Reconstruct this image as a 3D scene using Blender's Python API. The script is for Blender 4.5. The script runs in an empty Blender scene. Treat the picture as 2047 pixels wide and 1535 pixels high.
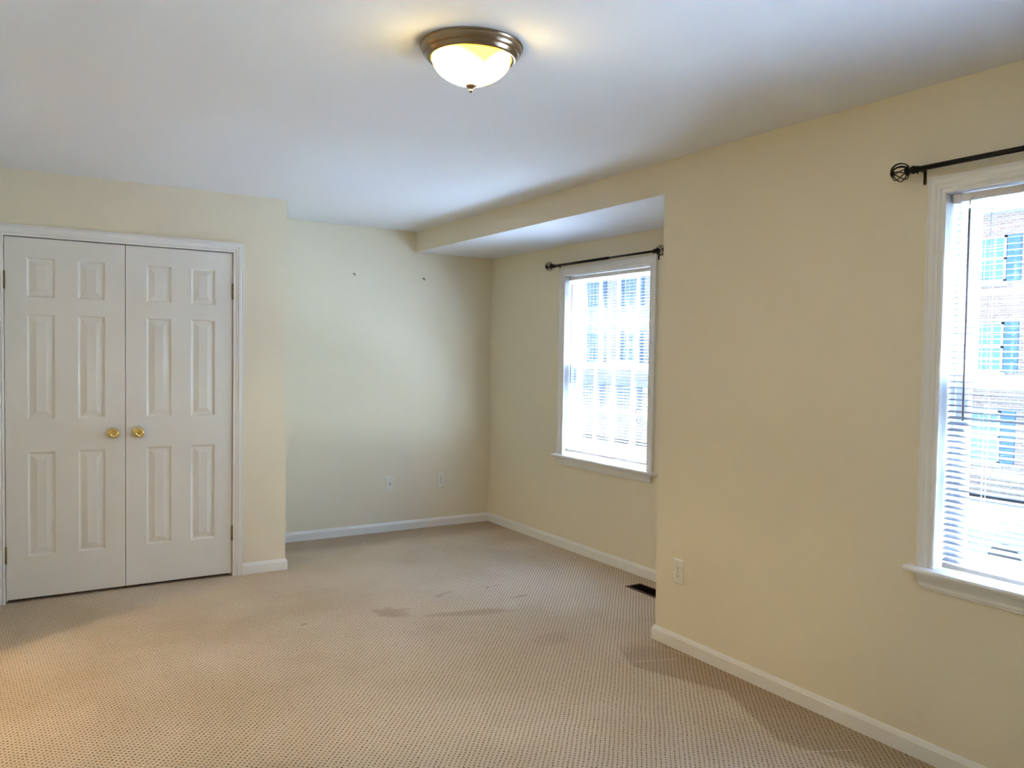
import bpy, math, random
from mathutils import Vector, Matrix
random.seed(7)
S = bpy.context.scene
COL = S.collection
PI = math.pi

# ------------------------------------------------------------------ camera
YAW, PITCH, ROLL, CAMH, FPX = 0.55566, -0.0363, 0.0158, 1.45096, 1614.374
Fv = Vector((math.sin(YAW)*math.cos(PITCH), math.cos(YAW)*math.cos(PITCH), math.sin(PITCH)))
Rv = Vector((math.cos(YAW), -math.sin(YAW), 0.0)); Uv = Rv.cross(Fv)
R2 = Rv*math.cos(ROLL) + Uv*math.sin(ROLL); U2 = -Rv*math.sin(ROLL) + Uv*math.cos(ROLL)
cam_data = bpy.data.cameras.new('camera'); cam = bpy.data.objects.new('camera', cam_data); COL.objects.link(cam)
cam_data.sensor_fit = 'HORIZONTAL'; cam_data.sensor_width = 36.0; cam_data.lens = FPX/2047*36.0
cam_data.clip_start = 0.02; cam_data.clip_end = 300
M4 = Matrix.Identity(4)
for i in range(3):
    M4[i][0] = R2[i]; M4[i][1] = U2[i]; M4[i][2] = -Fv[i]
M4[0][3], M4[1][3], M4[2][3] = 0.0, 0.0, CAMH
cam.matrix_world = M4
S.camera = cam

# ------------------------------------------------------------------ room numbers (metres)
H = 2.44                      # ceiling
XR, XA, XC, XL = 2.816, 3.538, 1.545, -0.28     # right wall, alcove wall, closet corner, left wall
YC, YB, YJ, YR = 5.318, 6.0625, 3.099, -0.70    # closet front, back wall, jog, rear wall
ZS = 2.274                    # lowered alcove ceiling
WT = 0.15                     # wall thickness
WZ0, WZ1 = 0.705, 2.045       # window opening
WINS = {'near': (XR, 0.692, 1.637), 'far': (XA, 4.006, 4.952)}   # wall plane, low y, high y
LX, LY = 1.269, 2.323         # ceiling light

# ------------------------------------------------------------------ light and exposure
SKY_BASE = 0.9
SUN_E, SUN_DIR, SUN_ANGLE = 365.0, Vector((.36, .24, .90)).normalized(), 36.0   # veiled sun, high over the houses opposite
LAMP, HALL = 12.0, 7.0
vs = S.view_settings
S.display_settings.display_device = 'sRGB'
vs.view_transform = 'Standard'; vs.look = 'None'; vs.exposure = 3.0; vs.gamma = 1.0; vs.use_curve_mapping = False
S.cycles.use_denoising = True; S.cycles.use_adaptive_sampling = False
S.cycles.use_guiding = True; S.cycles.use_surface_guiding = True
S.cycles.max_bounces = 10; S.cycles.diffuse_bounces = 6; S.cycles.glossy_bounces = 4
S.cycles.transparent_max_bounces = 16
S.cycles.sample_clamp_indirect = 40.0
S.cycles.caustics_reflective = False; S.cycles.caustics_refractive = False

W = bpy.data.worlds.new('sky'); S.world = W; W.use_nodes = True
nt = W.node_tree; nt.nodes.clear()
wo = nt.nodes.new('ShaderNodeOutputWorld'); bg = nt.nodes.new('ShaderNodeBackground')
tc = nt.nodes.new('ShaderNodeTexCoord'); sep = nt.nodes.new('ShaderNodeSeparateXYZ')
cr = nt.nodes.new('ShaderNodeValToRGB')
nt.links.new(tc.outputs['Generated'], sep.inputs[0]); nt.links.new(sep.outputs['Z'], cr.inputs[0])
cr.color_ramp.elements[0].position = 0.0; cr.color_ramp.elements[0].color = (0.68, 0.85, 1.0, 1)
cr.color_ramp.elements[1].position = 0.8; cr.color_ramp.elements[1].color = (0.57, 0.78, 1.0, 1)
nt.links.new(cr.outputs[0], bg.inputs['Color']); bg.inputs['Strength'].default_value = SKY_BASE
nt.links.new(bg.outputs[0], wo.inputs[0])

sl = bpy.data.lights.new('veiled_sun', 'SUN'); sl.energy = SUN_E; sl.angle = math.radians(SUN_ANGLE); sl.color = (.70, .84, 1.0)
so = bpy.data.objects.new('veiled_sun', sl); COL.objects.link(so); so.location = SUN_DIR*40; so.rotation_euler = SUN_DIR.to_track_quat('Z', 'Y').to_euler()
for k, (px, y0, y1) in WINS.items():            # sky portals: they only guide sampling through the window openings
    ld = bpy.data.lights.new('window_portal', 'AREA'); ld.shape = 'RECTANGLE'
    ld.size = WZ1-WZ0; ld.size_y = y1-y0
    ld.cycles.is_portal = True
    lo = bpy.data.objects.new('window_portal', ld); COL.objects.link(lo)
    lo.location = (px+WT+0.03, (y0+y1)/2, (WZ0+WZ1)/2); lo.rotation_euler = (0, PI/2, 0)

# ------------------------------------------------------------------ helpers
def lin(c):
    return tuple((v/12.92 if v <= .04045 else ((v+.055)/1.055)**2.4) for v in (x/255 for x in c))

class NT:
    """small node-tree builder"""
    def __init__(s, name):
        s.m = bpy.data.materials.new(name); s.m.use_nodes = True; s.t = s.m.node_tree; s.t.nodes.clear()
        s.out = s.n('ShaderNodeOutputMaterial')
    def n(s, k, **kw):
        x = s.t.nodes.new(k)
        for a, b in kw.items(): setattr(x, a, b)
        return x
    def l(s, a, b): s.t.links.new(a, b)
    def put(s, sock, v):
        if isinstance(v, bpy.types.NodeSocket): s.l(v, sock)
        else: sock.default_value = v
    def math(s, op, a, b=0.0, c=0.0, clamp=False):
        x = s.n('ShaderNodeMath', operation=op, use_clamp=clamp)
        s.put(x.inputs[0], a); s.put(x.inputs[1], b); s.put(x.inputs[2], c)
        return x.outputs[0]
    def mix(s, f, a, b, mode='MIX'):
        x = s.n('ShaderNodeMix', data_type='RGBA', blend_type=mode)
        s.put(x.inputs[0], f)
        for i, v in ((6, a), (7, b)):
            s.put(x.inputs[i], v if isinstance(v, bpy.types.NodeSocket) else (*v[:3], 1.0))
        return x.outputs[2]
    def rng(s, v, a, b, c=0.0, d=1.0, smooth=False):
        x = s.n('ShaderNodeMapRange', interpolation_type='SMOOTHSTEP' if smooth else 'LINEAR')
        s.put(x.inputs[0], v)
        for i, q in ((1, a), (2, b), (3, c), (4, d)): s.put(x.inputs[i], q)
        return x.outputs[0]
    def noise(s, vec, scale, detail=2.0, rough=.5):
        x = s.n('ShaderNodeTexNoise'); s.l(vec, x.inputs['Vector'])
        x.inputs['Scale'].default_value = scale; x.inputs['Detail'].default_value = detail; x.inputs['Roughness'].default_value = rough
        return x.outputs[0]
    def pos(s): return s.n('ShaderNodeNewGeometry').outputs['Position']
    def bsdf(s, col, rough=.5, metal=0.0, spec=.5, normal=None):
        b = s.n('ShaderNodeBsdfPrincipled')
        s.put(b.inputs['Base Color'], col if isinstance(col, bpy.types.NodeSocket) else (*col[:3], 1.0))
        s.put(b.inputs['Roughness'], rough); s.put(b.inputs['Metallic'], metal)
        b.inputs['Specular IOR Level'].default_value = spec
        if normal is not None: s.l(normal, b.inputs['Normal'])
        s.l(b.outputs[0], s.out.inputs[0]); return b
    def bump(s, h, strength, dist):
        x = s.n('ShaderNodeBump'); x.inputs['Strength'].default_value = strength; x.inputs['Distance'].default_value = dist
        s.l(h, x.inputs['Height']); return x.outputs[0]

def plain(name, rgb, rough=.5, metal=0.0, spec=.5, nscale=60, nbump=0.0, ndist=.001, var=0.0):
    t = NT(name); p = t.pos(); c = lin(rgb)
    col = c; nrm = None
    if var: col = t.mix(t.noise(p, nscale, 3), [v*(1-var) for v in c], [min(1, v*(1+var)) for v in c])
    if nbump: nrm = t.bump(t.noise(p, nscale, 3), nbump, ndist)
    t.bsdf(col, rough, metal, spec, nrm); return t.m

MAT = {}
MAT['wall'] = plain('wall_paint_cream', (226, 216, 191), .75, 0, .3, 260, .12, .0006)
MAT['ceiling'] = plain('ceiling_paint_white', (226, 226, 224), .9, 0, .2, 220, .10, .0006)
MAT['trim'] = plain('trim_paint_white', (228, 226, 220), .38, 0, .45, 90, .05, .0005)
MAT['door'] = plain('door_paint_white', (224, 221, 212), .45, 0, .4, 150, .06, .0004)
MAT['vinyl'] = plain('window_vinyl_white', (228, 230, 232), .4, 0, .4)
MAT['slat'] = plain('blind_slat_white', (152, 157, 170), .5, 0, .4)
MAT['rail'] = plain('blind_rail_white', (214, 208, 204), .4, 0, .4)
MAT['cord'] = plain('blind_cord_white', (220, 222, 224), .8, 0, .2)
MAT['wand'] = plain('tilt_wand_plastic', (150, 142, 150), .2, 0, .5)
MAT['black'] = plain('black_iron', (10, 10, 11), .42, .3, .4, 120, .1, .0003)
MAT['brass'] = plain('polished_brass', (228, 200, 128), .1, 1, .5, 40, .05, .0003)
MAT['hinge'] = plain('aged_brass', (128, 108, 66), .35, 1, .5, 60, .1, .0003)
MAT['nickel'] = plain('brushed_bronze_nickel', (150, 132, 108), .24, 1, .5, 300, .04, .0002)
MAT['plate'] = plain('outlet_plastic_ivory', (226, 222, 208), .35, 0, .45)
MAT['slot'] = plain('outlet_slot_dark', (20, 18, 16), .7)
MAT['register'] = plain('floor_register_brown', (70, 50, 42), .4, .4, .4, 80, .1, .0003)
MAT['void'] = plain('duct_dark', (14, 11, 10), .9, 0, .1)
MAT['steel'] = plain('nail_steel', (90, 85, 78), .35, 1)
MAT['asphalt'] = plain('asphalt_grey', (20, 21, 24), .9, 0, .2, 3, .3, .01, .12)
MAT['shutter'] = plain('shutter_blue', (40, 68, 110), .6)
MAT['far_frame'] = plain('far_frame_white', (150, 155, 160), .6)
MAT['roof'] = plain('roof_shingle_grey', (120, 120, 125), .9, 0, .2, 8, .3, .02, .15)
MAT['car_paint'] = plain('car_paint_blue', (92, 120, 176), .25, .3, .5)
MAT['tyre'] = plain('tyre_rubber', (30, 30, 32), .9)

def glass_mat(name, tint, refl):
    t = NT(name); tr = t.n('ShaderNodeBsdfTransparent'); tr.inputs[0].default_value = (*tint, 1)
    gl = t.n('ShaderNodeBsdfGlossy'); gl.inputs['Roughness'].default_value = .02
    fr = t.n('ShaderNodeFresnel'); fr.inputs[0].default_value = 1.5
    mx = t.n('ShaderNodeMixShader'); t.l(t.math('MULTIPLY', fr.outputs[0], refl), mx.inputs[0])
    t.l(tr.outputs[0], mx.inputs[1]); t.l(gl.outputs[0], mx.inputs[2]); t.l(mx.outputs[0], t.out.inputs[0]); return t.m
MAT['glass'] = glass_mat('window_glass_clear', (.93, .97, .99), .6)
def far_glass():
    t = NT('far_window_glass'); p = t.pos()
    t.bsdf(t.mix(t.noise(p, 2.2, 3), lin((46, 78, 96)), lin((76, 104, 112))), .12, 0, .6); return t.m
MAT['far_glass'] = far_glass()
def painted_sky_glass():  # sky reflected in the car windows, painted as their teal base colour
    t = NT('car_glass_painted_sky'); p = t.pos()
    t.bsdf(t.mix(t.noise(p, 1.5, 2), lin((70, 190, 205)), lin((110, 225, 230))), .1, 0, .6); return t.m
MAT['teal'] = painted_sky_glass()

def brick(nm, c1, c2, c3):
    t = NT(nm); p = t.pos(); sp = t.n('ShaderNodeSeparateXYZ'); t.l(p, sp.inputs[0])
    cb = t.n('ShaderNodeCombineXYZ'); t.l(sp.outputs[1], cb.inputs[0]); t.l(sp.outputs[2], cb.inputs[1])
    b = t.n('ShaderNodeTexBrick'); t.l(cb.outputs[0], b.inputs['Vector'])
    b.inputs['Scale'].default_value = 1.0; b.inputs['Brick Width'].default_value = .22; b.inputs['Row Height'].default_value = .075
    b.inputs['Mortar Size'].default_value = .010
    b.inputs['Color1'].default_value = (*lin(c1), 1); b.inputs['Color2'].default_value = (*lin(c2), 1)
    b.inputs['Mortar'].default_value = (*lin(c3), 1)
    t.bsdf(b.outputs[0], .9, 0, .2); return t.m
MAT['brick'] = brick('facade_brick_red', (104, 78, 72), (116, 92, 84), (128, 126, 124)); MAT['brick_pale'] = brick('facade_brick_pale', (136, 126, 118), (148, 138, 130), (156, 154, 150))

def carpet():
    t = NT('loop_carpet_beige'); p = t.pos(); sp = t.n('ShaderNodeSeparateXYZ'); t.l(p, sp.inputs[0])
    X, Y = sp.outputs[0], sp.outputs[1]
    wob = t.noise(p, 5.0, 2); wob2 = t.noise(p, 40.0, 2)
    a = math.radians(90-41); ca, sa = math.cos(a), math.sin(a)
    u = t.math('ADD', t.math('MULTIPLY', X, ca), t.math('MULTIPLY', Y, sa))      # along the rows of loops
    v = t.math('SUBTRACT', t.math('MULTIPLY', Y, ca), t.math('MULTIPLY', X, sa))
    u = t.math('ADD', u, t.math('MULTIPLY', wob2, .012)); v = t.math('ADD', v, t.math('ADD', t.math('MULTIPLY', wob, .012), t.math('MULTIPLY', wob2, .006)))
    k = 2*PI/.0172
    su = t.math('COSINE', t.math('MULTIPLY', u, k)); sv = t.math('COSINE', t.math('MULTIPLY', v, k))
    pit = t.math('MULTIPLY', t.math('ADD', su, 1.0), t.math('ADD', sv, 1.0))     # 0..4, peaks where loops meet
    amt = t.rng(t.noise(p, 90.0, 3, .7), .35, .65)
    pitm = t.math('MULTIPLY', t.rng(pit, 1.5, 3.5, 0, 1, True), t.rng(amt, 0, 1, .45, 1.0))
    groove = t.math('MULTIPLY', t.rng(sv, .2, 1.0, 0, 1, True), .13)
    fib = t.noise(p, 420.0, 4, .75)
    big = t.noise(p, 1.1, 3, .55)
    base = t.mix(t.rng(big, .35, .65, 0, 1, True), lin((210, 192, 164)), lin((228, 211, 186)))
    base = t.mix(t.rng(fib, .3, .7), t.mix(.5, base, lin((166, 142, 114))), base)
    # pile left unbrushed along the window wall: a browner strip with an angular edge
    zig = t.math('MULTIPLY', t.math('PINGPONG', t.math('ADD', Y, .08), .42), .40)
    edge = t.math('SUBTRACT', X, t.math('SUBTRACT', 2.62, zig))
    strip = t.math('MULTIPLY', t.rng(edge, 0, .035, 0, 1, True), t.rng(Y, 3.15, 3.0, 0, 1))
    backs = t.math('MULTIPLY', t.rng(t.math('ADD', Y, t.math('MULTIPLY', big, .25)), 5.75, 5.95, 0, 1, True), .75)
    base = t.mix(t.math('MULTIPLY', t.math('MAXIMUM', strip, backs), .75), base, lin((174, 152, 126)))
    # brushed-back patches of pile and small stains
    def blob(cx, cy, rx, ry, ang, soft=.85):
        c, s_ = math.cos(ang), math.sin(ang)
        dx = t.math('SUBTRACT', X, cx); dy = t.math('SUBTRACT', Y, cy)
        dx = t.math('ADD', dx, t.math('MULTIPLY', t.math('SUBTRACT', t.noise(p, 7, 3), .5), .34))
        e = t.math('ADD', t.math('MULTIPLY', dx, c), t.math('MULTIPLY', dy, s_)); f = t.math('SUBTRACT', t.math('MULTIPLY', dy, c), t.math('MULTIPLY', dx, s_))
        r = t.math('ADD', t.math('POWER', t.math('DIVIDE', e, rx), 2.0), t.math('POWER', t.math('DIVIDE', f, ry), 2.0))
        return t.rng(r, 1.0, 1.0-soft, 0, 1, True)
    dark = None
    for q, w in (((1.80, 4.14, .10, .13, .2), .6), ((2.18, 3.92, .33, .055, -.32), .55), ((2.20, 4.30, .10, .03, .5), .5),
                 ((1.33, 4.18, .04, .02, .3), .7), ((2.60, 4.05, .05, .015, .1), .8), ((2.55, 4.30, .05, .015, .4), .8), ((2.35, 3.35, .14, .10, .4), .3)):
        b = t.math('MULTIPLY', blob(*q), w); dark = b if dark is None else t.math('MAXIMUM', dark, b)
    base = t.mix(dark, base, lin((172, 150, 124)))
    def seg(x0, y0, x1, y1, w):
        L = math.hypot(x1-x0, y1-y0); c, s_ = (x1-x0)/L, (y1-y0)/L
        dx = t.math('SUBTRACT', X, x0); dy = t.math('SUBTRACT', Y, y0)
        e = t.math('ADD', t.math('MULTIPLY', dx, c), t.math('MULTIPLY', dy, s_)); f = t.math('ABSOLUTE', t.math('SUBTRACT', t.math('MULTIPLY', dy, c), t.math('MULTIPLY', dx, s_)))
        m = t.math('MULTIPLY', t.rng(f, w, w*.4, 0, 1), t.math('MULTIPLY', t.rng(e, 0, .02), t.rng(e, L, L-.02)))
        return m
    lines = None
    for q in SEGS:
        m = seg(*q); lines = m if lines is None else t.math('MAXIMUM', lines, m)
    base = t.mix(t.math('MULTIPLY', lines, .6), base, lin((222, 206, 184)))
    col = t.mix(t.math('MINIMUM', t.math('ADD', pitm, t.math('MULTIPLY', groove, .35)), 1.0), base, lin((66, 50, 34)))
    h = t.math('SUBTRACT', t.math('MULTIPLY', fib, .35), t.math('ADD', t.math('MULTIPLY', pitm, 1.0), groove))
    t.bsdf(col, .95, 0, .1, t.bump(h, .6, .004)); return t.m
SEGS = [(2.50, 2.91, 2.72, 2.83, .006), (2.47, 1.92, 2.66, 1.83, .006), (2.70, 3.13, 2.80, 2.80, .004), (2.45, 5.72, 2.95, 5.83, .008), (1.9, 5.55, 2.3, 5.78, .008)]
MAT['carpet'] = carpet()

def lamp_glass():
    t = NT('lamp_glass_lit'); p = t.pos()
    def glow(bx, by, bz, r0, r1):
        d = t.n('ShaderNodeVectorMath', operation='DISTANCE'); t.l(p, d.inputs[0]); d.inputs[1].default_value = (bx, by, bz)
        return t.rng(d.outputs['Value'], r0, r1, 1, 0, True)
    c = Vector((LX, LY, 0))
    Fh = Vector((math.sin(YAW), math.cos(YAW), 0)); b1 = c - Rv*.034 - Fh*.030; b2 = c + Rv*.078 - Fh*.036
    g = t.math('MAXIMUM', glow(b1.x, b1.y, 2.350, .052, .110), glow(b2.x, b2.y, 2.352, .030, .074))
    em = t.n('ShaderNodeEmission')
    t.l(t.mix(g, (1.0, .72, .10), (1.0, .76, .36)), em.inputs[0]); t.l(t.rng(g, 0, 1, 0.5, LAMP), em.inputs[1])
    t.l(em.outputs[0], t.out.inputs[0]); return t.m
MAT['lamp_glass'] = lamp_glass()

class MB:
    """collects shapes into one mesh"""
    def __init__(s): s.v = []; s.f = []; s.mi = []; s.sm = []
    def add(s, vs_, fs, mi=0, smooth=False):
        o = len(s.v); s.v += [Vector(x) for x in vs_]
        for f in fs: s.f.append([i+o for i in f]); s.mi.append(mi); s.sm.append(smooth)
    def box(s, a, b, mi=0):
        x0, y0, z0 = (min(a[i], b[i]) for i in range(3)); x1, y1, z1 = (max(a[i], b[i]) for i in range(3))
        s.add([(x0,y0,z0),(x1,y0,z0),(x1,y1,z0),(x0,y1,z0),(x0,y0,z1),(x1,y0,z1),(x1,y1,z1),(x0,y1,z1)],
              [(0,3,2,1),(4,5,6,7),(0,1,5,4),(1,2,6,5),(2,3,7,6),(3,0,4,7)], mi)
    def bbox(s, a, b, r, mi=0):
        """box with chamfered edges"""
        lo = [min(a[i], b[i]) for i in range(3)]; hi = [max(a[i], b[i]) for i in range(3)]
        vs_ = []; idx = {}
        for ax in range(3):
            for sx in (0, 1):
                for sy in (0, 1):
                    for sz in (0, 1):
                        sg = (sx, sy, sz); q = [0, 0, 0]
                        for i in range(3):
                            q[i] = (hi[i] if sg[i] else lo[i]) if i == ax else (hi[i]-r if sg[i] else lo[i]+r)
                        idx[(ax, sg)] = len(vs_); vs_.append(q)
        fs = []
        for ax in range(3):
            o = [i for i in range(3) if i != ax]
            for e in (0, 1):
                def key(p_, q_):
                    g = [0, 0, 0]; g[ax] = e; g[o[0]] = p_; g[o[1]] = q_; return tuple(g)
                fs.append([idx[(ax, key(*pq))] for pq in ((0,0),(1,0),(1,1),(0,1))])
            for p_ in (0, 1):
                for q_ in (0, 1):
                    g0 = [0, 0, 0]; g0[o[0]] = p_; g0[o[1]] = q_; g1 = list(g0); g1[ax] = 1
                    fs.append([idx[(o[0], tuple(g0))], idx[(o[0], tuple(g1))], idx[(o[1], tuple(g1))], idx[(o[1], tuple(g0))]])
        for sx in (0, 1):
            for sy in (0, 1):
                for sz in (0, 1):
                    fs.append([idx[(a_, (sx, sy, sz))] for a_ in range(3)])
        s.add(vs_, fs, mi)
    def lathe(s, prof, org, axis, seg=32, mi=0, smooth=True):
        ax = Vector(axis).normalized(); t = Vector((0, 0, 1)) if abs(ax.z) < .9 else Vector((1, 0, 0))
        e1 = ax.cross(t).normalized(); e2 = ax.cross(e1)
        vs_ = []; fs = []; org = Vector(org)
        for r, h in prof:
            for k in range(seg):
                a = 2*PI*k/seg; vs_.append(org + ax*h + (e1*math.cos(a)+e2*math.sin(a))*max(r, 1e-5))
        for i in range(len(prof)-1):
            for k in range(seg):
                k2 = (k+1) % seg; fs.append((i*seg+k, i*seg+k2, (i+1)*seg+k2, (i+1)*seg+k))
        s.add(vs_, fs, mi, smooth)
    def tube(s, pts, r, seg=8, mi=0, caps=True):
        pts = [Vector(p) for p in pts]; vs_ = []; fs = []
        up = None
        for i, p in enumerate(pts):
            d = (pts[min(i+1, len(pts)-1)]-pts[max(i-1, 0)]).normalized()
            if up is None: up = d.cross(Vector((0, 0, 1)) if abs(d.z) < .9 else Vector((1, 0, 0))).normalized()
            e1 = (up - d*up.dot(d)).normalized(); e2 = d.cross(e1); up = e1
            rr = r[i] if isinstance(r, (list, tuple)) else r
            for k in range(seg):
                a = 2*PI*k/seg; vs_.append(p+(e1*math.cos(a)+e2*math.sin(a))*rr)
        for i in range(len(pts)-1):
            for k in range(seg):
                k2 = (k+1) % seg; fs.append((i*seg+k, i*seg+k2, (i+1)*seg+k2, (i+1)*seg+k))
        s.add(vs_, fs, mi, True)
        if caps:
            n = len(vs_); s.add(vs_[:seg], [tuple(range(seg))[::-1]], mi); s.add(vs_[n-seg:], [tuple(range(seg))], mi)
    def sweep(s, prof, path, frames, mi=0, closed=False, smooth=False):
        """prof: (a, b) points; frames[i] gives the two vectors that place them at path[i]"""
        n = len(prof); vs_ = []; fs = []
        for p, (ea, eb) in zip(path, frames):
            for a, b in prof: vs_.append(Vector(p)+Vector(ea)*a+Vector(eb)*b)
        m = len(path)
        for i in range(m-1):
            for k in range(n if closed else n-1):
                k2 = (k+1) % n; fs.append((i*n+k, i*n+k2, (i+1)*n+k2, (i+1)*n+k))
        s.add(vs_, fs, mi, smooth)
        if closed:
            s.add(vs_[:n], [tuple(range(n))[::-1]], mi); s.add(vs_[-n:], [tuple(range(n))], mi)

def wloc(o): return Vector(o['_w']) if o is not None else Vector((0, 0, 0))
ALL = []
def obj(name, mb, mats, parent=None, origin=None):
    me = bpy.data.meshes.new(name); o = bpy.data.objects.new(name, me); COL.objects.link(o)
    og = wloc(parent) if parent is not None else Vector(origin if origin is not None else (0, 0, 0))
    me.from_pydata([tuple(v-og) for v in mb.v], [], mb.f)
    for m in (mats if isinstance(mats, list) else [mats]): me.materials.append(MAT[m])
    for p, mi, sm in zip(me.polygons, mb.mi, mb.sm): p.material_index = mi; p.use_smooth = sm
    import bmesh
    b = bmesh.new(); b.from_mesh(me); bmesh.ops.remove_doubles(b, verts=b.verts, dist=1e-6); bmesh.ops.recalc_face_normals(b, faces=b.faces); b.to_mesh(me); b.free()
    if parent is not None: o.parent = parent
    else: o.location = og
    o['_w'] = tuple(og); ALL.append(o)
    return o
def root(name, loc):
    o = bpy.data.objects.new(name, None); COL.objects.link(o); o.location = loc; o['_w'] = tuple(loc); o.empty_display_size = .05; ALL.append(o); return o
def tag(o, label, cat, group=None, kind=None):
    o['label'] = label; o['category'] = cat
    if group: o['group'] = group
    if kind: o['kind'] = kind
    return o
def struct(o): o['kind'] = 'structure'; return o
def sbox(name, mat, *boxes):
    mb = MB()
    for a, b in boxes: mb.box(a, b)
    return struct(obj(name, mb, mat))

# ------------------------------------------------------------------ room shell
X1 = XA+WT; Y1 = YB+WT; Y0 = YR-WT; XCL = -0.45
sbox('floor', 'carpet', ((XL, YR, -.12), (XR, YC+.16, 0)), ((XR, YJ, -.12), (XA, YC+.16, 0)), ((XC, YC+.16, -.12), (XA, YB, 0)))
sbox('floor_closet', 'carpet', ((XL-.1, YC+.16, -.12), (XC-.12, YB, -.001)))
sbox('ceiling', 'ceiling', ((XCL, Y0, H), (XR, Y1, H+.15)))
sbox('ceiling_alcove', 'ceiling', ((XR+.004, YJ-WT, ZS), (X1, Y1, H+.15)))
sbox('wall_soffit', 'wall', ((XR, YJ, ZS+.001), (XR+.004, YB, H)))
def wall_with_hole(name, x0, x1, y0, y1, z0, z1, hy0, hy1, hz0, hz1):
    sbox(name, 'wall', ((x0, y0, z0), (x1, hy0, z1)), ((x0, hy1, z0), (x1, y1, z1)), ((x0, hy0, z0), (x1, hy1, hz0)), ((x0, hy0, hz1), (x1, hy1, z1)))
px, a, b = WINS['near']; wall_with_hole('wall_right', XR, XR+WT, Y0, YJ, -.12, H+.15, a-.012, b+.012, WZ0-.03, WZ1+.012)
px, a, b = WINS['far']; wall_with_hole('wall_alcove', XA, XA+WT, YJ, Y1, -.12, ZS, a-.012, b+.012, WZ0-.03, WZ1+.012)
sbox('wall_jog', 'wall', ((XR+WT, YJ-WT, -.12), (X1, YJ, ZS)))
sbox('wall_back', 'wall', ((XCL, YB, -.12), (XA, Y1, H)))
DX0, DX1, DXM, DZ = -0.0295, 1.1995, 0.5822, 2.067
sbox('wall_closet', 'wall', ((XL, YC, 0), (DX0-.02, YC+.12, H)), ((DX1+.02, YC, 0), (XC, YC+.12, H)), ((DX0-.02, YC, DZ+.02), (DX1+.02, YC+.12, H)),
     ((XC-.12, YC+.12, 0), (XC, YB, H)))
sbox('wall_left', 'wall', ((XCL, Y0, -.12), (XL, 3.25, H)), ((XCL, 4.36, -.12), (XL, YB, H)), ((XCL, 3.25, 2.03), (XL, 4.36, H)))
sbox('wall_rear', 'wall', ((XL, Y0, -.12), (XR, YR, H)))
# the hallway beyond the open doorway in the left wall
sbox('wall_hall', 'wall', ((-2.4, 2.4, -.12), (-2.25, 5.0, H)), ((-2.25, 2.4, -.12), (XCL, 2.5, H)), ((-2.25, 4.9, -.12), (XCL, 5.0, H)))
sbox('ceiling_hall', 'ceiling', ((-2.4, 2.4, H), (XCL, 5.0, H+.15)))
sbox('floor_hall', 'carpet', ((-2.25, 2.5, -.12), (XL, 4.9, -.001)))
hl = bpy.data.lights.new('hall_lamp', 'POINT'); hl.energy = HALL; hl.color = (1.0, .71, .36); hl.shadow_soft_size = .07
ho = bpy.data.objects.new('hall_lamp', hl); COL.objects.link(ho); ho.location = (-1.35, 3.72, 2.36)

# ------------------------------------------------------------------ baseboards
BZ, BT = .073, .013
BP = [(0, 0), (BT, 0), (BT, .053), (.0105, .060), (.006, .069), (.0035, BZ), (0, BZ)]
def baseboard(name, p0, p1, nrm, e0, e1):
    """e: +1 outside mitre, -1 inside mitre, 0 butt"""
    p0, p1, n = Vector((*p0, 0)), Vector((*p1, 0)), Vector((*nrm, 0)); d = (p1-p0).normalized(); mb = MB()
    mb.sweep(BP, [p0, p1], [(n-d*e0, Vector((0, 0, 1))), (n+d*e1, Vector((0, 0, 1)))], closed=True)
    return struct(obj(name, mb, 'trim'))
baseboard('baseboard_closet', (DX1+.063, YC), (XC, YC), (0, -1), 0, 1)
baseboard('baseboard_closet_return', (XC, YC), (XC, YB), (1, 0), 1, -1)
baseboard('baseboard_back', (XC, YB), (XA, YB), (0, -1), -1, -1)
baseboard('baseboard_alcove', (XA, YB), (XA, YJ), (-1, 0), -1, -1)
baseboard('baseboard_jog', (XA, YJ), (XR, YJ), (0, 1), -1, 1)
baseboard('baseboard_right', (XR, YJ), (XR, YR), (-1, 0), 1, -1)

# ------------------------------------------------------------------ casing profile (mitred frame)
CP = [(0, 0), (0, .0085), (.004, .011), (.012, .0115), (.016, .0085), (.021, .012), (.030, .0125), (.036, .0165), (.050, .0172), (.055, .0145), (.0585, .0172), (.063, .0165), (.063, 0)]
def casing(mb, org, ea, eb, w0, w1, z0, z1, width=.063):
    """three sides round an opening; ea runs along the wall, eb out of it"""
    ea, eb, up = Vector(ea), Vector(eb), Vector((0, 0, 1)); o = Vector(org); sc = width/.063
    pr = [(a*sc, b) for a, b in CP]
    path = [o+ea*w0+up*z0, o+ea*w0+up*z1, o+ea*w1+up*z1, o+ea*w1+up*z0]
    fr = [(-ea, eb), (-ea+up, eb), (ea+up, eb), (ea, eb)]
    mb.sweep(pr, path, fr, closed=True)

# closet doors
mb = MB(); casing(mb, (0, YC, 0), (1, 0, 0), (0, -1, 0), DX0-.003, DX1+.003, 0.0, DZ+.003, .0625)
struct(obj('trim_1', mb, 'trim'))
mb = MB()                                           # jamb lining
mb.box((DX0-.02, YC+.002, 0), (DX0-.004, YC+.118, DZ+.004)); mb.box((DX1+.004, YC+.002, 0), (DX1+.02, YC+.118, DZ+.004)); mb.box((DX0-.02, YC+.002, DZ+.004), (DX1+.02, YC+.118, DZ+.02))
mb.box((DX0-.004, YC+.042, 0), (DX0+.008, YC+.075, DZ-.008)); mb.box((DX1-.008, YC+.042, 0), (DX1+.004, YC+.075, DZ-.008)); mb.box((DX0-.004, YC+.042, DZ-.008), (DX1+.004, YC+.075, DZ+.004))
struct(obj('trim_2', mb, 'trim'))

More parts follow.
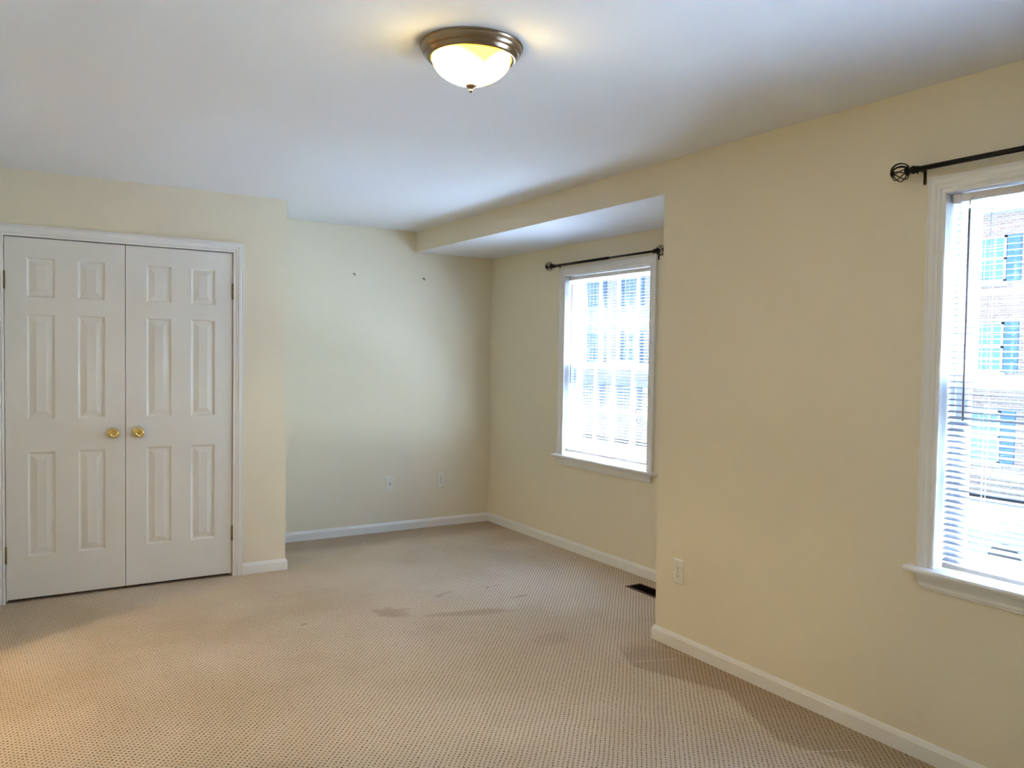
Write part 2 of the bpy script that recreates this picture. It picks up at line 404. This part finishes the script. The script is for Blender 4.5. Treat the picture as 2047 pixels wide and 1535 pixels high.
def door_leaf(name, x0, x1, panels_x, knob_x, hinge_x):
    z0, z1 = .0205, DZ-.003; yf = YC+.001; yb = yf+.035
    zs_ = [(.2578, .8549), (1.0396, 1.6372), (1.7311, 1.9559)]
    mb = MB()
    xs = sorted([x0, x1]+[v for p in panels_x for v in p]); zz = sorted([z0, z1]+[v for p in zs_ for v in p])
    for i in range(len(xs)-1):
        for j in range(len(zz)-1):
            xa, xb, za, zb = xs[i], xs[i+1], zz[j], zz[j+1]
            if (xa, xb) in panels_x and (za, zb) in zs_:
                rings = [(0, 0), (.003, .0012), (.0085, .0075), (.0125, .0082), (.016, .0082), (.044, .0022), (.0455, .0016)]
                vs_ = []
                for ins, dep in rings: vs_ += [(xa+ins, yf+dep, za+ins), (xb-ins, yf+dep, za+ins), (xb-ins, yf+dep, zb-ins), (xa+ins, yf+dep, zb-ins)]
                fs = [(4*r+k, 4*r+(k+1) % 4, 4*r+4+(k+1) % 4, 4*r+4+k) for r in range(len(rings)-1) for k in range(4)]
                n = 4*len(rings)-4; fs.append((n, n+1, n+2, n+3)); mb.add(vs_, fs)
            else: mb.add([(xa, yf, za), (xb, yf, za), (xb, yf, zb), (xa, yf, zb)], [(0, 1, 2, 3)])
    mb.add([(x0, yb, z0), (x1, yb, z0), (x1, yb, z1), (x0, yb, z1)], [(0, 1, 2, 3)])
    for xa, xb in zip(xs[:-1], xs[1:]):
        for z in (z0, z1): mb.add([(xa, yf, z), (xb, yf, z), (xb, yb, z), (xa, yb, z)], [(0, 1, 2, 3)])
    for za, zb in zip(zz[:-1], zz[1:]):
        for x in (x0, x1): mb.add([(x, yf, za), (x, yf, zb), (x, yb, zb), (x, yb, za)], [(0, 1, 2, 3)])
    d = struct(obj(name, mb, 'door', origin=((x0+x1)/2, YC, 0)))
    k = MB(); kz = .948
    k.lathe([(0, 0), (.0325, 0), (.0325, .003), (.030, .006), (.024, .009), (.015, .011), (.011, .015), (.010, .024), (.013, .029), (.022, .033), (.0275, .040), (.0285, .047), (.026, .054), (.021, .059), (.0185, .0595), (.017, .058), (.009, .0585), (0, .059)], (knob_x, yf, kz), (0, -1, 0), 40)
    obj('door_knob', k, 'brass', d)
    for hz in (.232, 1.776):
        m = MB(); m.tube([(hinge_x, YC-.006, hz), (hinge_x, YC-.006, hz+.094)], .0055, 12); m.tube([(hinge_x, YC-.006, hz-.004), (hinge_x, YC-.006, hz+.098)], .0035, 8)
        m.box((hinge_x-.004, YC-.006, hz), (hinge_x+.004, YC+.0005, hz+.094))
        obj('hinge', m, 'hinge', d)
    return d
door_leaf('door_1', DX0, DXM-.0017, [(.0773, .2168), (.3318, .4738)], .5155, DX0-.0015)
door_leaf('door_2', DXM+.0017, DX1, [(.6977, .8388), (.952, 1.095)], .651, DX1+.0015)

# ------------------------------------------------------------------ windows
def window(name, key):
    px, y0, y1 = WINS[key]; r = struct(root(name, (px, (y0+y1)/2, WZ0)))
    mb = MB(); casing(mb, (px, 0, 0), (0, 1, 0), (-1, 0, 0), y0, y1, WZ0-.002, WZ1, .063); obj('casing', mb, 'trim', r)
    mb = MB()                                       # jamb lining
    d = WT-.005
    mb.box((px, y0-.012, WZ0-.03), (px+d, y0, WZ1+.012)); mb.box((px, y1, WZ0-.03), (px+d, y1+.012, WZ1+.012)); mb.box((px, y0, WZ1), (px+d, y1, WZ1+.012)); mb.box((px+.06, y0, WZ0-.03), (px+d, y1, WZ0-.004))
    for yy, s_ in ((y0, 1), (y1, -1)):              # vinyl tracks
        mb.box((px+.062, yy, WZ0), (px+.068, yy+s_*.016, WZ1)); mb.box((px+.099, yy, WZ0), (px+.104, yy+s_*.016, WZ1)); mb.box((px+.136, yy, WZ0), (px+.142, yy+s_*.02, WZ1))
    obj('jamb', mb, 'vinyl', r)
    mb = MB(); e = .096                             # stool with a rounded nose
    nose = [(.062, 0), (.062, -.021), (-.038, -.021), (-.0435, -.018), (-.046, -.0105), (-.0435, -.003), (-.038, 0)]
    ymin = max(y0-e, YJ+.02 if key == 'far' else -9)
    mb.sweep(nose, [(px, y0, WZ0), (px, y1, WZ0)], [(Vector((1, 0, 0)), Vector((0, 0, 1)))]*2, closed=True)
    horn = [(0, 0), (0, -.021), (-.038, -.021), (-.0435, -.018), (-.046, -.0105), (-.0435, -.003), (-.038, 0)]
    for ya, yb in ((y0-e, y0), (y1, y1+e)): mb.sweep(horn, [(px, ya, WZ0), (px, yb, WZ0)], [(Vector((1, 0, 0)), Vector((0, 0, 1)))]*2, closed=True)
    obj('stool', mb, 'trim', r)
    mb = MB(); zt = WZ0-.021                        # apron: moulded, ends cut back
    ap = [(0, 0), (-.022, 0), (-.021, -.016), (-.015, -.030), (-.013, -.034), (-.0135, -.046), (-.0105, -.050), (-.0095, -.056), (0, -.056)]
    mb2 = [[], []]
    vs_ = []
    for yy, sg in ((y0-.060, 1), (y1+.060, -1)):
        for a, b in ap: vs_.append((px+a, yy+sg*(-b)*.22, zt+b))
    n = len(ap); mb.add(vs_, [(k, (k+1) % n, n+(k+1) % n, n+k) for k in range(n)]+[tuple(range(n))[::-1], tuple(range(n, 2*n))])
    obj('apron', mb, 'trim', r)
    zm = 1.378
    def sash(nm, xa, xb, za, zb, stile, top, bot, rows):
        m = MB(); ya, yb = y0+.014, y1-.014
        m.bbox((xa, ya, za), (xb, ya+stile, zb), .003); m.bbox((xa, yb-stile, za), (xb, yb, zb), .003)
        m.bbox((xa+.001, ya+stile-.004, za), (xb-.001, yb-stile+.004, za+bot), .003); m.bbox((xa+.001, ya+stile-.004, zb-top), (xb-.001, yb-stile+.004, zb), .003)
        ga, gb, gz0, gz1 = ya+stile, yb-stile, za+bot, zb-top; xm = (xa+xb)/2
        for k in range(1, 4): yy = ga+(gb-ga)*k/4; m.box((xm-.006, yy-.008, gz0), (xm+.006, yy+.008, gz1))
        for k in range(1, rows): zz = gz0+(gz1-gz0)*k/rows; m.box((xm-.0055, ga, zz-.008), (xm+.0055, gb, zz+.008))
        o = obj(nm, m, 'vinyl', r)
        g = MB(); g.box((xm-.002, ga-.004, gz0-.004), (xm+.002, gb+.004, gz1+.004)); obj('glass_pane', g, 'glass', o)
        return o
    sash('upper_sash', px+.106, px+.134, zm-.02, WZ1-.004, .042, .040, .036, 2)
    lo = sash('lower_sash', px+.070, px+.098, WZ0+.002, zm+.022, .046, .040, .055, 2)
    m = MB(); yc = (y0+y1)/2
    m.bbox((px+.074, yc-.028, zm+.022), (px+.096, yc+.028, zm+.031), .002); m.lathe([(0, 0), (.010, 0), (.010, .006), (0, .008)], (px+.085, yc, zm+.031), (0, 0, 1), 16)
    obj('sash_lock', m, 'vinyl', lo)
    if key == 'far':
        for zz in (1.545, 1.352):
            m = MB(); m.bbox((px-.026, y0-.034, zz-.014), (px-.014, y0-.018, zz+.014), .003); obj('cord_cleat', m, 'vinyl', r)
    return r
window('window_1', 'near')
window('window_2', 'far')

# ------------------------------------------------------------------ mini blinds
def blind(key, label, wand_y, cord_y, tassels, lift):
    px, y0, y1 = WINS[key]; ya, yb = y0+.010, y1-.010; xc = px+.036
    r = root('window_blind', (xc, (y0+y1)/2, WZ0)); tag(r, label, 'blind', 'white mini blinds in the two windows')
    m = MB(); zt = WZ1-.004
    m.bbox((xc-.013, ya+.002, zt-.027), (xc+.013, yb-.002, zt), .0025)
    obj('head_rail', m, 'rail', r)
    for yy in (ya, yb-.022):
        m = MB(); m.bbox((xc-.0165, yy-.004, zt-.031), (xc+.0155, yy+.026, zt+.0015), .002); obj('end_bracket', m, 'rail', r)
    pitch = .0213; w = .0125; m = MB()
    ztop = zt-.027-.016; zb = WZ0+.034+lift; n = int((ztop-zb)/pitch)+1
    for i in range(n):
        z = ztop-i*pitch; f = i/(n-1)
        tilt = math.radians(7.0-5.0*f if key == 'far' else 9.0+(0 if f < .45 else 9.0*(f-.45)/.55)) + random.uniform(-.02, .02)
        dz = random.uniform(-.0008, .0008)
        if key == 'near' and 34 <= i <= 38: tilt += math.radians((4, 9, 12, 9, 4)[i-34])
        prof = []
        for s_ in (-1, -.55, 0, .55, 1):
            a = s_*w; crown = .0016*(1-s_*s_); prof.append((a*math.cos(tilt)-crown*math.sin(tilt), a*math.sin(tilt)+crown*math.cos(tilt)+dz))
        prof = prof + [(a, b-.0004) for a, b in prof[::-1]]
        m.sweep(prof, [(xc, ya, z), (xc, yb, z)], [(Vector((1, 0, 0)), Vector((0, 0, 1)))]*2, closed=True, smooth=False)
    obj('slats', m, 'slat', r)
    zl = ztop-(n-1)*pitch
    m = MB(); sk = .012 if key == 'far' else .0     # the far bottom rail hangs a little crooked
    t0, t1 = zl-.012, zl-.030
    bp_ = [(-.0125, t1+.002), (-.0105, t1), (.0105, t1), (.0125, t1+.002), (.0125, t0-.003), (.008, t0), (-.008, t0), (-.0125, t0-.003)]
    m.sweep(bp_, [(xc-sk, ya+.002, 0), (xc-sk, yb-.002, 0)], [(Vector((1, 0, 0)), Vector((0, 0, 1)))]*2, closed=True)
    obj('bottom_rail', m, 'rail', r)
    for c in cord_y:
        m = MB()
        for dx in (-.0138, .0138): m.tube([(xc+dx, c, zt-.027), (xc+dx, c, t0-.004)], .0006, 5)
        m.tube([(xc, c+.004, zt-.027), (xc, c+.004, t0-.004)], .0006, 5)
        obj('ladder_cord', m, 'cord', r)
    m = MB(); xw = xc-.024
    m.tube([(xc-.012, wand_y, zt-.018), (xc-.019, wand_y, zt-.020), (xw, wand_y, zt-.030), (xw+.001, wand_y+.002, zt-.046)], .0028, 8)
    obj('wand_hook', m, 'rail', r)
    m = MB(); m.tube([(xw+.001, wand_y+.002, zt-.058), (xw, wand_y, 1.245)], .0038, 6); obj('tilt_wand', m, 'wand', r)
    if tassels:
        for (ty, tz) in tassels:
            m = MB(); xt = xc-.021; m.tube([(xc-.012, ty, zt-.020), (xt, ty, zt-.040), (xt, ty, tz)], .0007, 5); o = obj('lift_cord', m, 'cord', r)
            m = MB(); m.lathe([(0, 0), (.003, 0), (.0035, -.006), (.0065, -.024), (.0065, -.028), (0, -.029)], (xt, ty, tz+.004), (0, 0, 1), 12); obj('tassel', m, 'rail', o)
    return r
blind('near', 'open white mini blind in the near window at the right edge, brick house behind it', 1.563, (1.497, 1.165, .83), [(.80, 1.05), (.79, 1.02)], 0.0)
blind('far', 'bright white mini blind in the alcove window, cords with two tassels hanging at its right', 4.893, (4.75, 4.47, 4.19), [(4.142, 1.095), (4.132, 1.046)], .006)

# ------------------------------------------------------------------ curtain rods
def curtain_rod(label, px, ya, yb, z, bya, byb):
    xr = px-.05; r = root('curtain_rod', (px, (ya+yb)/2, z)); tag(r, label, 'curtain rod', 'black curtain rods over the two windows')
    m = MB(); ym = ya+(yb-ya)*.42
    m.tube([(xr, ya+.05, z), (xr, ym, z)], .0072, 14); m.tube([(xr, ym, z), (xr, yb-.05, z)], .0092, 14)
    obj('rod', m, 'black', r)
    for ye, s_ in ((ya, -1), (yb, 1)):
        m = MB(); R_ = .033; c = Vector((xr, ye, z)); ax = Vector((0, s_, 0))
        for k in range(9):
            pts = []
            for i in range(15):
                th = PI*(.09+.82*i/14); ph = 2*PI*k/9+1.25*(i/14-.5)
                rr = R_*math.sin(th); pts.append(c+ax*(-R_*math.cos(th))+Vector((math.cos(ph), 0, math.sin(ph)))*rr)
            m.tube(pts, .0020, 6)
        m.lathe([(0, R_*1.06), (.007, R_*1.05), (.0125, R_*.98), (.0135, R_*.90), (.009, R_*.84), (0, R_*.84)], c, ax, 20)
        m.lathe([(0, -R_*.72), (.017, -R_*.76), (.0165, -R_*.88), (.010, -R_*1.02), (.0075, -R_*1.12), (.0085, -R_*1.22), (.0135, -R_*1.36), (.0150, -R_*1.52), (.0135, -R_*1.72), (.0108, -R_*1.86), (.0108, -R_*2.2), (0, -R_*2.2)], c, ax, 20)
        m.lathe([(0, 0), (.003, 0), (.003, .006), (0, .006)], c-ax*(R_*2.0)-Vector((0, 0, .010)), (0, 0, -1), 10)
        obj('finial', m, 'black', r)
    for by in (bya, byb):
        m = MB(); m.bbox((px-.0035, by-.0055, z-.050), (px, by+.0055, z+.012), .0012)
        m.bbox((xr-.002, by-.0045, z-.006), (px-.002, by+.0045, z+.004), .001)
        m.tube([(xr+.0115*math.cos(a), by, z+.0115*math.sin(a)) for a in [PI*(1.0+1.0*i/10) for i in range(11)]], .0024, 6)
        obj('bracket', m, 'black', r)
    return r
curtain_rod('black curtain rod with wire cage finial above the near window at the right edge', XR, .545, 1.788, 2.1385, .607, 1.7225)
curtain_rod('black curtain rod with wire cage finials above the window in the alcove', XA, 3.863, 5.106, 2.1245, 3.934, 5.031)

# ------------------------------------------------------------------ ceiling light
r = root('ceiling_light', (LX, LY, H)); tag(r, 'lit flush ceiling light with glass bowl, bronze rim and small drop finial', 'ceiling light')
m = MB()
m.lathe([(.166, 0), (.1672, -.003), (.1660, -.006), (.1628, -.0072), (.1628, -.009), (.1612, -.016), (.1565, -.0245), (.1520, -.0278), (.1500, -.0283), (.1500, -.0305), (.1476, -.0325), (.1462, -.0362), (.1430, -.0400), (.1385, -.0420), (.1325, -.0424), (.1295, -.0408), (.1285, -.037), (.122, -.03), (0, -.03)], (LX, LY, H), (0, 0, 1), 96)
obj('canopy', m, 'nickel', r)
m = MB(); prof = [(.1278, -.036)]
for i in range(1, 19):
    a = (PI/2)*i/18; prof.append((.1278*math.cos(a)**1.25 if i < 18 else 0.0, -.038-.085*math.sin(a)))
m.lathe(prof, (LX, LY, H), (0, 0, 1), 64); obj('glass_bowl', m, 'lamp_glass', r)
m = MB(); m.lathe([(0, -.1195), (.0172, -.1205), (.0182, -.1225), (.0176, -.1252), (.0135, -.1290), (.0072, -.1318), (.0045, -.1332), (.0043, -.1345), (.0062, -.1368), (.0070, -.1398), (.0062, -.1430), (.0035, -.1452), (0, -.1458)], (LX, LY, H), (0, 0, 1), 28)
obj('drop_finial', m, 'nickel', r)

# ------------------------------------------------------------------ wall plates
def plate(name, label, cat, c, n, kind, group=None):
    """c: centre on the wall, n: outward normal"""
    c, n, up = Vector(c), Vector(n), Vector((0, 0, 1)); e = up.cross(n)
    r = root(name, c); tag(r, label, cat, group)
    def P(a, b, d): return c+e*a+up*b+n*d
    m = MB(); w, h = .0365, .0615
    rings = [(0, 0), (0, .003), (.0035, .0058), (.006, .0062)]; vs_ = []
    for ins, d in rings: vs_ += [P(-w+ins, -h+ins, d), P(w-ins, -h+ins, d), P(w-ins, h-ins, d), P(-w+ins, h-ins, d)]
    fs = [(4*q+k, 4*q+(k+1) % 4, 4*q+4+(k+1) % 4, 4*q+4+k) for q in range(3) for k in range(4)]+[(12, 13, 14, 15), (0, 3, 2, 1)]
    m.add(vs_, fs); obj('cover_plate', m, 'plate', r)
    if kind == 'duplex':
        for s_ in (-1, 1):
            m = MB(); pts = []
            for k in range(28):
                a = 2*PI*k/28; pts.append((.0168*math.cos(a), max(-.0125, min(.0125, .0168*math.sin(a)))+s_*.0195))
            m.add([P(a, b, .006) for a, b in pts]+[P(a, b, .0076) for a, b in pts], [(k, (k+1) % 28, 28+(k+1) % 28, 28+k) for k in range(28)]+[tuple(range(28, 56))])
            o = obj('receptacle', m, 'plate', r)
            m = MB()
            def cuboid(a0, a1, b0, b1): m.add([P(a, b, d) for d in (.007, .0079) for a, b in ((a0, b0), (a1, b0), (a1, b1), (a0, b1))], [(0, 1, 5, 4), (1, 2, 6, 5), (2, 3, 7, 6), (3, 0, 4, 7), (4, 5, 6, 7), (0, 3, 2, 1)])
            b0 = s_*.0195
            cuboid(-.0075, -.0052, b0-.001, b0+.0085); cuboid(.0052, .0075, b0, b0+.0075)
            m.lathe([(0, .0072), (.0030, .0072), (.0030, .0079), (0, .0079)], P(0, b0-.0065, 0), n, 12)
            obj('socket_slots', m, 'slot', o)
        m = MB(); m.lathe([(0, .006), (.0032, .006), (.0030, .0072), (0, .0075)], c, n, 14); obj('screw', m, 'steel', r)
    else:
        m = MB(); m.lathe([(0, .006), (.0055, .006), (.0055, .0085), (0, .009)], c, n, 16); obj('cable_jack', m, 'slot', r)
    return r
plate('wall_outlet', 'white duplex outlet low on the back wall, right of the blank-looking cable plate', 'outlet', (3.071, YB, .3905), (0, -1, 0), 'duplex', 'white duplex outlets')
plate('wall_outlet', 'white duplex outlet low on the window wall in front, beside the jutting corner', 'outlet', (XR, 2.936, .387), (-1, 0, 0), 'duplex', 'white duplex outlets')
plate('cable_plate', 'white wall plate with one dark cable jack on the back wall', 'wall plate', (2.6085, YB, .3855), (0, -1, 0), 'coax')

# nails on the back wall
for nx, nz, lb in ((2.2917, 2.060, 'tiny metal picture hook on the back wall, left one, nearer the closet corner'), (2.8927, 2.060, 'tiny metal picture hook on the back wall, right one, below the soffit end')):
    r = root('picture_hook', (nx, YB, nz)); tag(r, lb, 'picture hook', 'picture hooks on the back wall')
    m = MB(); m.tube([(nx-.010, YB-.0015, nz+.010), (nx, YB-.004, nz-.004), (nx+.002, YB-.012, nz-.009), (nx+.006, YB-.014, nz-.002)], .0022, 6); m.tube([(nx+.010, YB, nz+.008), (nx+.004, YB-.006, nz-.003)], .0016, 6); obj('hook', m, 'steel', r)
    m = MB(); m.tube([(nx-.004, YB+.004, nz+.004), (nx-.004, YB-.010, nz+.007)], .0014, 6); m.lathe([(0, 0), (.004, 0), (.004, .0012), (0, .0012)], (nx-.004, YB-.010, nz+.007), (0, -1, .2), 10); obj('nail', m, 'steel', r)

# floor register
r = root('floor_register', (3.352, 3.755, 0)); tag(r, 'dark brown metal floor register in the carpet beside the alcove baseboard', 'floor vent')
x0, x1, y0, y1 = 3.288, 3.416, 3.598, 3.905
m = MB(); rings = [(0, 0), (.001, .003), (.004, .0045), (.014, .0050), (.017, .0035), (.018, -.002)]; vs_ = []
for ins, z in rings: vs_ += [(x0+ins, y0+ins, z), (x1-ins, y0+ins, z), (x1-ins, y1-ins, z), (x0+ins, y1-ins, z)]
m.add(vs_, [(4*q+k, 4*q+(k+1) % 4, 4*q+4+(k+1) % 4, 4*q+4+k) for q in range(5) for k in range(4)]); obj('frame', m, 'register', r)
m = MB(); m.box((x0+.016, y0+.016, -.0005), (x1-.016, y1-.016, .0006)); obj('duct_opening', m, 'void', r)
m = MB()
for k in range(22):
    yy = y0+.024+k*(y1-y0-.048)/21; m.add([(x0+.016, yy-.003, .0008), (x1-.016, yy-.003, .0008), (x1-.016, yy+.002, .0036), (x0+.016, yy+.002, .0036), (x0+.016, yy-.002, .0006), (x1-.016, yy-.002, .0006), (x1-.016, yy+.003, .0034), (x0+.016, yy+.003, .0034)], [(0, 1, 2, 3), (4, 5, 6, 7), (0, 1, 5, 4), (3, 2, 6, 7)])
m.box(((x0+x1)/2-.002, y0+.016, .0006), ((x0+x1)/2+.002, y1-.016, .0034)); obj('louvers', m, 'void', r)

# ------------------------------------------------------------------ outside
GZ = -2.85
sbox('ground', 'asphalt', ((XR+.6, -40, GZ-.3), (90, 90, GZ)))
def townhouse(label, y0, y1, cols, group, bm):
    FX = 27.0; zt = 6.6
    r = root('townhouse', (FX, (y0+y1)/2, GZ)); tag(r, label, 'house', group)
    m = MB(); m.box((FX, y0, GZ), (FX+9, y1, zt)); obj('brick_wall', m, bm, r)
    m = MB(); m.add([(FX-.35, y0-.1, zt-.05), (FX+9.35, y0-.1, zt-.05), (FX+4.5, y0-.1, zt+2.6), (FX-.35, y1+.1, zt-.05), (FX+9.35, y1+.1, zt-.05), (FX+4.5, y1+.1, zt+2.6)], [(0, 1, 2), (3, 5, 4), (0, 2, 5, 3), (1, 4, 5, 2), (0, 3, 4, 1)]); obj('roof', m, 'roof', r)
    m = MB(); m.box((FX-.3, y0, zt-.35), (FX-.001, y1, zt-.06)); obj('cornice', m, 'far_frame', r)
    for yc in cols:
        for zc, hh in ((4.77, 1.46), (1.94, 1.6), (-.95, 1.7)):
            m = MB(); w = .5; t_ = .07
            m.box((FX-.06, yc-w, zc-hh/2), (FX+.02, yc-w+t_, zc+hh/2)); m.box((FX-.06, yc+w-t_, zc-hh/2), (FX+.02, yc+w, zc+hh/2))
            for z_ in (zc-hh/2, zc-t_/2, zc+hh/2-t_): m.box((FX-.06, yc-w, z_), (FX+.02, yc+w, z_+t_))
            for k in (1, 2): yy = yc-w+2*w*k/3; m.box((FX-.04, yy-.015, zc-hh/2), (FX+.02, yy+.015, zc+hh/2))
            for q in (-.25, .25): m.box((FX-.04, yc-w, zc+q*hh-.015), (FX+.02, yc+w, zc+q*hh+.015))
            o = obj('window', m, 'far_frame', r)
            m = MB(); m.box((FX-.02, yc-w, zc-hh/2), (FX+.01, yc+w, zc+hh/2)); obj('pane', m, 'far_glass', o)
            m = MB(); m.box((FX-.09, yc-w-.08, zc-hh/2-.12), (FX+.01, yc+w+.08, zc-hh/2)); obj('window_sill', m, 'far_frame', r)
            for s_ in (-1, 1):
                m = MB(); ys = yc+s_*(w+.24)
                m.box((FX-.05, ys-.21, zc-hh/2), (FX+.005, ys+.21, zc+hh/2))
                for k in range(14): z_ = zc-hh/2+.08+k*(hh-.16)/14; m.box((FX-.062, ys-.16, z_), (FX-.05, ys+.16, z_+.05))
                obj('shutter', m, 'shutter', r)
    return r
townhouse('pale brick townhouse with blue shutters seen through the near window blind', 5.0, 20.0, (8.2, 11.2, 14.2, 17.2), 'townhouses across the way', 'brick')
townhouse('bright pale townhouse front seen through the alcove window blind', 26.0, 44.0, (29.0, 32.0, 35.0, 38.0), 'townhouses across the way', 'brick_pale')

def car(label, cx, cy):
    r = root('car', (cx, cy, GZ)); tag(r, label, 'car')
    g = GZ; m = MB(); hw = .88
    side = [(-2.2, .35), (-2.25, .62), (-2.1, .82), (-1.2, .92), (1.35, .92), (2.05, .88), (2.22, .66), (2.2, .35)]     # body seen along y
    n = len(side); vs_ = []
    for sx, ins in ((-1, .06), (-1, 0), (1, 0), (1, .06)):
        for a, z in side: vs_.append((cx+sx*(hw-ins), cy+a*(1-ins*.3), g+z))
    fs = [(q*n+k, q*n+(k+1) % n, (q+1)*n+(k+1) % n, (q+1)*n+k) for q in range(3) for k in range(n)]+[tuple(range(n))[::-1], tuple(range(3*n, 4*n))]
    m.add(vs_, fs); obj('body', m, 'car_paint', r)
    m = MB(); cab = [(-1.25, .9, .80), (-.55, 1.40, .62), (.75, 1.40, .62), (1.75, .9, .80)]
    vs_ = [(cx+s_*w_, cy+a, g+z) for s_ in (-1, 1) for a, z, w_ in cab]
    m.add(vs_, [(0, 1, 2, 3), (7, 6, 5, 4), (0, 4, 5, 1), (1, 5, 6, 2), (2, 6, 7, 3), (0, 3, 7, 4)]); obj('windows', m, 'teal', r)
    m = MB(); m.bbox((cx-.60, cy-.60, g+1.395), (cx+.60, cy+.80, g+1.43), .02); obj('roof_panel', m, 'car_paint', r)
    for a in (-1.4, 1.35):
        for s_ in (-1, 1):
            m = MB(); m.lathe([(0, 0), (.19, 0), (.31, .02), (.325, .06), (.325, .16), (.31, .2), (0, .2)], (cx+s_*(hw+.01), cy+a, g+.325), (-s_, 0, 0), 28); obj('wheel', m, 'tyre', r)
    return r
car('parked car with a teal sky reflection painted on its glass outside the near window, down on the pavement', 17.8, 7.1)

for o in ALL:
    if '_w' in o: del o['_w']
